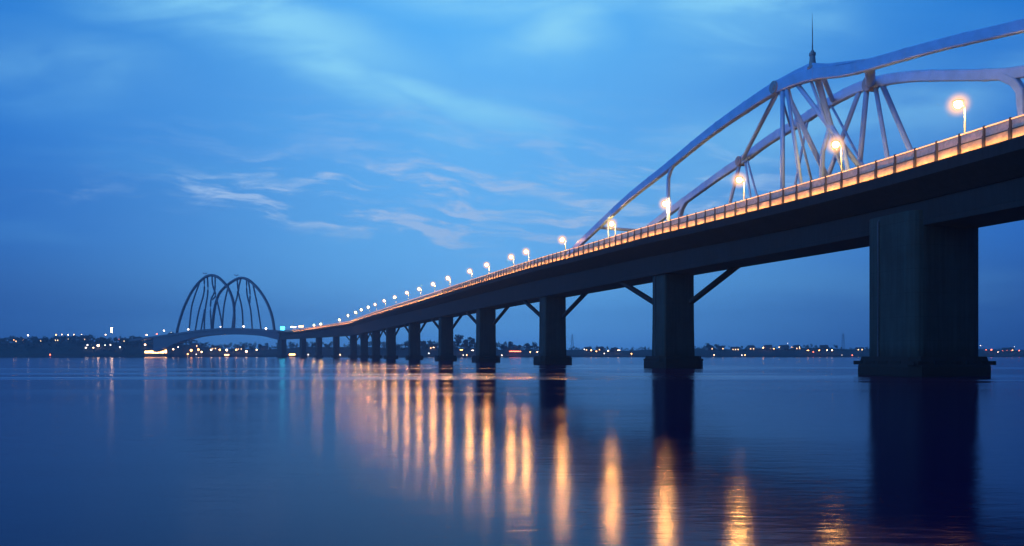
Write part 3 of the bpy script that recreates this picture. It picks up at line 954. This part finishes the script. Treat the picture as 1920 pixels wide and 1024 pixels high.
mb = MB()
for q in (-6, -2, 2, 6):
    mb.box((q, .1, -.3), .2, .2, hh)
mb.build('support', M['steel_dark'], t0)

# buoy, boats, lit pavilion
t0 = thing('buoy', 'small red lit buoy floating off the left bank', 'buoy', ((94 - 960) / 1500 * 890, 890, 0))
mb = MB()
mb.tube([(0, 0, -.4), (0, 0, .5), (0, 0, .9), (0, 0, 2.2)], [.9, .9, .35, .2], 10)
mb.build('float', M['hull'], t0)
mb = MB()
mb.ball((0, 0, 2.7), .7, 8, 6)
mb.build('lantern', M['glow_red'], t0)


def boat(name, label, px, d_, ln, mm, hcab):
    t_ = thing(name, label, 'boat', ((px - 960) / 1500 * d_, d_, 0))
    mb_ = MB()
    rings = []
    for f_, w_, zk in ((-.5, .75, -.3), (-.3, 1.0, -.5), (.15, 1.0, -.5), (.38, .6, -.4), (.5, .06, .3)):
        x_ = f_ * ln
        hw = w_ * ln * .14
        zt = 1.1 + max(0, f_) * 1.2
        rings.append([(x_, -hw, zt), (x_, -hw * .7, zk), (x_, hw * .7, zk), (x_, hw, zt)])
    mb_.loft(rings)
    mb_.build('hull', M['hull'], t_)
    mb_ = MB()
    mb_.box((-ln * .08, 0, 1.15), ln * .55, ln * .2, hcab)
    mb_.box((-ln * .08, 0, 1.15 + hcab + .003), ln * .6, ln * .23, .25)
    cab = mb_.build('cabin', M['wall_a'], t_)
    for q in range(4):
        mb_ = MB()
        mb_.box((-ln * .29 + q * ln * .14, -ln * .1 - .03, 1.15 + hcab * .3), ln * .11, .06, hcab * .55)
        mb_.build('window', mm, cab)
    mb_ = MB()
    mb_.tube([(-ln * .05, 0, 1.4 + hcab), (-ln * .05, 0, 4.0 + hcab)], [.12, .05], 6)
    mb_.build('mast', M['steel_grey'], t_)
    return t_


boat('moored_boat', 'lit moored boat with glowing cabin under the middle of the arch span', 427, 935, 10, M['window_bright'], 2.2)
boat('ferry', 'orange lit ferry moored between the arch bridge pier and the next', 550, 872, 12, M['window_bright'], 3.0)

for label, px, d_, ln in (('long waterfront pavilion with a row of blazing orange windows', 292, 916, 26),):
    g_ = max(0.2, ground(px, d_ - tab(px, SHORE)))
    t0 = thing('pavilion', label, 'pavilion', ((px - 960) / 1500 * d_, d_, g_))
    mb = MB()
    mb.box((0, 3.5, -1), ln, 7, 5.6)
    w0 = mb.build('wall', M['wall_a'], t0)
    mb = MB()
    mb.loft([[(-ln / 2 - .6, -.6, 4.65), (ln / 2 + .6, -.6, 4.65), (ln / 2 + .6, 7.6, 4.65), (-ln / 2 - .6, 7.6, 4.65)], [(-ln / 2 + 2, 3.2, 6.6), (ln / 2 - 2, 3.2, 6.6), (ln / 2 - 2, 3.8, 6.6), (-ln / 2 + 2, 3.8, 6.6)]])
    mb.build('roof', M['roof'], t0)
    for q in range(9):
        mb = MB()
        mb.box((-ln / 2 + 1.6 + q * (ln - 3.2) / 8, -.04, .5 + .5 * random.random()), 2.3, .08, 3.6 * (.65 + .35 * random.random()))
        mb.build('window', M['window_bright'], w0)

# houses on the banks
def house(px, bk, w_, dp, hh, wall, label, lit):
    d_ = tab(px, SHORE) + bk
    g_ = ground(px, bk)
    t_ = thing('house', label, 'house', ((px - 960) / 1500 * d_, d_, g_), 'houses along the banks')
    q_ = .68 if px < 780 else .85
    w_, dp, hh = w_ * q_, dp * q_, hh * q_
    a_ = random.uniform(-.35, .35)
    ax = (math.cos(a_), math.sin(a_))
    rot = lambda x_, y_, z_: (x_ * ax[0] - y_ * ax[1], x_ * ax[1] + y_ * ax[0], z_)
    mb_ = MB()
    mb_.box((0, 0, -1.5), w_, dp, hh + 1.5, ax)
    wl = mb_.build('wall', M[wall], t_)
    mb_ = MB()
    e_ = .4
    mb_.loft([[rot(-w_ / 2 - e_, -dp / 2 - e_, hh + .004), rot(-w_ / 2 - e_, dp / 2 + e_, hh + .004), rot(-w_ / 2 - e_, .1, hh + dp * .36), rot(-w_ / 2 - e_, -.1, hh + dp * .36)],
              [rot(w_ / 2 + e_, -dp / 2 - e_, hh + .004), rot(w_ / 2 + e_, dp / 2 + e_, hh + .004), rot(w_ / 2 + e_, .1, hh + dp * .36), rot(w_ / 2 + e_, -.1, hh + dp * .36)]])
    rf = mb_.build('roof', M['roof'], t_)
    mb_ = MB()
    mb_.box(rot(w_ * .25, 0, hh + dp * .2), .8, .8, dp * .28, ax)
    mb_.build('chimney', M['wall_b'], rf)
    nw = max(2, int(w_ / 3))
    for q in range(nw):
        for fl in range(1 if hh < 4.5 else 2):
            mb_ = MB()
            mb_.box(rot(-w_ / 2 + (q + .5) * w_ / nw, -dp / 2 - .03, 1.0 + fl * 2.8), 1.1, .06, 1.3, ax)
            mb_.build('window', M['window_lit'] if random.random() < lit + .2 else M['glass_dark'], wl)


WD = {'wall_a': 'pale', 'wall_b': 'brown brick', 'wall_c': 'grey'}
SPOTS = {(20, 'left'): 'below the far-left orange lamp', }
HOUSES = [(36, 40, 13, 8, 5.5, 'wall_a', 'between the far-left orange and white lamps', .3), (78, 44, 10, 8, 4.2, 'wall_b', 'on the ridge left of the row of four lamps', .2), (112, 46, 14, 9, 6.0, 'wall_c', 'behind the ridge row of four lamps, left half', .4),
          (134, 47, 11, 8, 5.0, 'wall_a', 'behind the ridge row of four lamps, right half', .4), (158, 42, 12, 8, 6.5, 'wall_b', 'on the ridge above the close white lamp pair', .3), (190, 45, 16, 9, 5.5, 'wall_a', 'on the ridge above the brightest slope lamp', .3),
          (232, 44, 12, 8, 4.8, 'wall_c', 'on the ridge right of the lit spire', .3), (258, 45, 13, 9, 5.6, 'wall_b', 'on the ridge above the pavilion, left one', .4), (283, 44, 11, 8, 6.0, 'wall_a', 'on the ridge above the pavilion, beside the red lamp', .3),
          (366, 34, 12, 8, 4.4, 'wall_a', 'behind the second orange lamp under the arch span', .5), (404, 38, 14, 8, 5.0, 'wall_c', 'between the warm and orange lamps under the arch span', .5), (452, 38, 12, 8, 4.4, 'wall_b', 'right of the moored boat under the arch span', .5),
          (496, 42, 12, 8, 5.5, 'wall_a', 'near the right end of the arch span', .3), (812, 38, 11, 8, 4.5, 'wall_a', 'on the bank between two middle piers', .3), (1102, 40, 9, 7, 3.6, 'wall_c', 'left in the row between third and second pier', .3),
          (1125, 44, 10, 7, 3.8, 'wall_a', 'middle of the row between third and second pier', .3), (1152, 42, 9, 7, 3.5, 'wall_b', 'right in the row between third and second pier', .3), (1330, 40, 9, 7, 4.5, 'wall_a', 'just right of the second pier', .2),
          (1352, 46, 8, 7, 3.6, 'wall_b', 'under the faint white lamp right of the second pier', .2), (1378, 42, 11, 7, 3.4, 'wall_c', 'above the waterline lamp between the two nearest piers', .2), (1408, 44, 9, 7, 4.4, 'wall_a', 'left of the brightest orange ridge lamp', .3),
          (1440, 46, 10, 7, 4.8, 'wall_b', 'right of the brightest orange ridge lamp', .3), (1470, 48, 12, 8, 4.6, 'wall_a', 'beneath the tall white mast light', .3), (1494, 44, 9, 7, 4.2, 'wall_c', 'right of the tall white mast light', .3),
          (1545, 46, 10, 7, 3.2, 'wall_b', 'behind the warm lamp pair near the nearest pier', .2), (1612, 40, 10, 7, 2.8, 'wall_c', 'against the left of the nearest pier', .1), (1890, 44, 14, 7, 3.2, 'wall_b', 'behind the dotted red row at far right', .1)]
for px, bk, w_, dp, hh, wl, where, lit in HOUSES:
    house(px, bk, w_, dp, hh, wl, 'small gabled %s house %s' % (WD[wl], where), lit)


# trees
def clump(mb_, c, r, n_, flat=.8):
    """a loose cloud of small leaf faces"""
    for _ in range(n_):
        dv = RNG.normal(size=3)
        dv /= np.linalg.norm(dv)
        q = np.array(c) + dv * r * (RNG.uniform(.35, 1.0)) * np.array([1, 1, flat])
        a_ = RNG.normal(size=3)
        a_ /= np.linalg.norm(a_)
        b_ = np.cross(a_, RNG.normal(size=3))
        b_ /= np.linalg.norm(b_)
        s_ = r * RNG.uniform(.22, .42)
        mb_.add([q - a_ * s_, q + b_ * s_ * .7, q + a_ * s_, q - b_ * s_ * .7], [(0, 1, 2, 3)])


mb = MB()
for px in np.concatenate([np.arange(-300, 345, 3.2), np.arange(345, 780, 6.0), np.arange(780, 1920 + 300, 4.0)]):
    px = float(px + RNG.uniform(-2, 2))
    left = px < 345
    for row in range(2 if left else 1):
        bk = (RNG.uniform(30, 60) if row == 0 else RNG.uniform(8, 30)) if left else RNG.uniform(30, 80)
        d_ = tab(px, SHORE) + bk
        g_ = ground(px, bk)
        if left:
            hh = RNG.uniform(3.5, 8.5) if row == 0 else RNG.uniform(2.0, 4.0)
        elif px < 780:
            hh = RNG.uniform(4, 9)
        elif px < 1010:
            hh = RNG.uniform(4, 10)
        elif px < 1240:
            hh = RNG.uniform(2.0, 5.0)
        else:
            hh = RNG.uniform(1.2, 5.0) if px < 1700 else RNG.uniform(.8, 2.6)
        x_ = (px - 960) / 1500 * d_
        for k in range(3):
            clump(mb, (x_ + RNG.normal() * hh * .3, d_ + RNG.normal() * 2, g_ + hh * (.3 + .25 * k)), hh * (.42 - .06 * k), 26)
tag(mb.build('treeline', M['leaf']), kind='stuff')

TREES = [(858, 626, 'tall loose-crowned tree standing over the bank left of its neighbour between middle piers'), (872, 636, 'shorter round tree beside the tall loose one between middle piers'), (884, 631, 'broad tree against the left side of a middle pier'),
         (944, 645, 'round tree just right of a middle pier footing'), (956, 640, 'taller round tree above the left end of the red light bar'), (975, 646, 'low round tree above the right of the red light bar'), (990, 643, 'bushy tree left of the third pier'),
         (795, 637, 'slim tree beside a middle pier over a brown bank'), (1328, 643, 'slender dark tree right of the second pier'), (1344, 645, 'slender dark tree, second right of the second pier'), (318, 622, 'round tree beside the left end of the arch bridge'),
         (5, 634, 'bushy tree at the far left edge'), (66, 631, 'broad tree right of the far-left white lamp')]
for px, ytop, lab in TREES:
    bk = 34.0
    d_ = tab(px, SHORE) + bk
    g_ = ground(px, bk)
    zt = (666 - ytop) / 1500 * d_ + EYE
    hh = max(4.0, zt - g_)
    t0 = thing('bank_tree', lab, 'tree', ((px - 960) / 1500 * d_, d_, g_), 'trees standing out on the banks')
    mb = MB()
    mb.tube([(0, 0, -.5), (.1, 0, hh * .4), (.2, .1, hh * .75)], [.32, .22, .08], 7)
    for k in range(5):
        a_ = k * 1.26 + random.random()
        mb.tube([(.1, 0, hh * (.35 + .06 * k)), (math.cos(a_) * hh * .2, math.sin(a_) * hh * .2, hh * (.55 + .06 * k))], [.12, .03], 5)
    mb.build('trunk', M['bark'], t0)
    mb = MB()
    for k in range(11):
        a_ = random.uniform(0, 6.28)
        rr = random.uniform(0, .26) * hh
        clump(mb, (math.cos(a_) * rr, math.sin(a_) * rr, hh * random.uniform(.45, .88)), hh * random.uniform(.12, .2), 36)
    mb.build('crown', M['leaf'], t0)

# two faint lattice pylons far behind the right bank
for px, hp, lab in ((1073, 24, 'faint lattice pylon far behind the bank right of the third pier'), (1581, 23, 'faint lattice pylon far behind the bank left of the nearest pier')):
    d_ = 1150
    g_ = ground(px, d_ - tab(px, SHORE))
    t0 = thing('pylon', lab, 'pylon', ((px - 960) / 1500 * d_, d_, g_), 'lattice pylons behind the right bank')
    mb = MB()
    for a_, b_ in ((-1, -1), (1, -1), (1, 1), (-1, 1)):
        mb.tube([(a_ * 2.4, b_ * 2.4, -.5), (a_ * .5, b_ * .5, hp)], .16, 4)
    for k in range(7):
        z0, z1 = hp * k / 7, hp * (k + 1) / 7
        w0, w1 = 2.4 - 1.9 * k / 7, 2.4 - 1.9 * (k + 1) / 7
        for b_ in (-1, 1):
            mb.tube([(-w0, b_ * w0, z0), (w1, b_ * w1, z1)], .09, 4)
            mb.tube([(w0, b_ * w0, z0), (-w1, b_ * w1, z1)], .09, 4)
    tw = mb.build('lattice_tower', M['steel_grey'], t0)
    mb = MB()
    for z_, w_ in ((hp * .78, 4.6), (hp * .9, 3.6)):
        mb.tube([(-w_, 0, z_), (w_, 0, z_)], .14, 4)
    mb.build('crossarm', M['steel_grey'], t0)

# ------------------------------------------------------------------ evening air
mb = MB()
mb.loft([[(-1900, -160, -3.0), (1900, -160, -3.0), (1900, 1900, -3.0), (-1900, 1900, -3.0)], [(-1900, -160, 100.0), (1900, -160, 100.0), (1900, 1900, 100.0), (-1900, 1900, 100.0)]])
m, nt, out = mat('evening_haze')
pv = nt.new('ShaderNodeVolumePrincipled')
pv.inputs['Color'].default_value = (0.62, 0.82, 1.0, 1)
pv.inputs['Density'].default_value = 0.0004
pv.inputs['Anisotropy'].default_value = 0.2
nt.l.new(pv.outputs[0], out.inputs['Volume'])
m.cycles.homogeneous_volume = True
tag(mb.build('haze', m), kind='stuff')
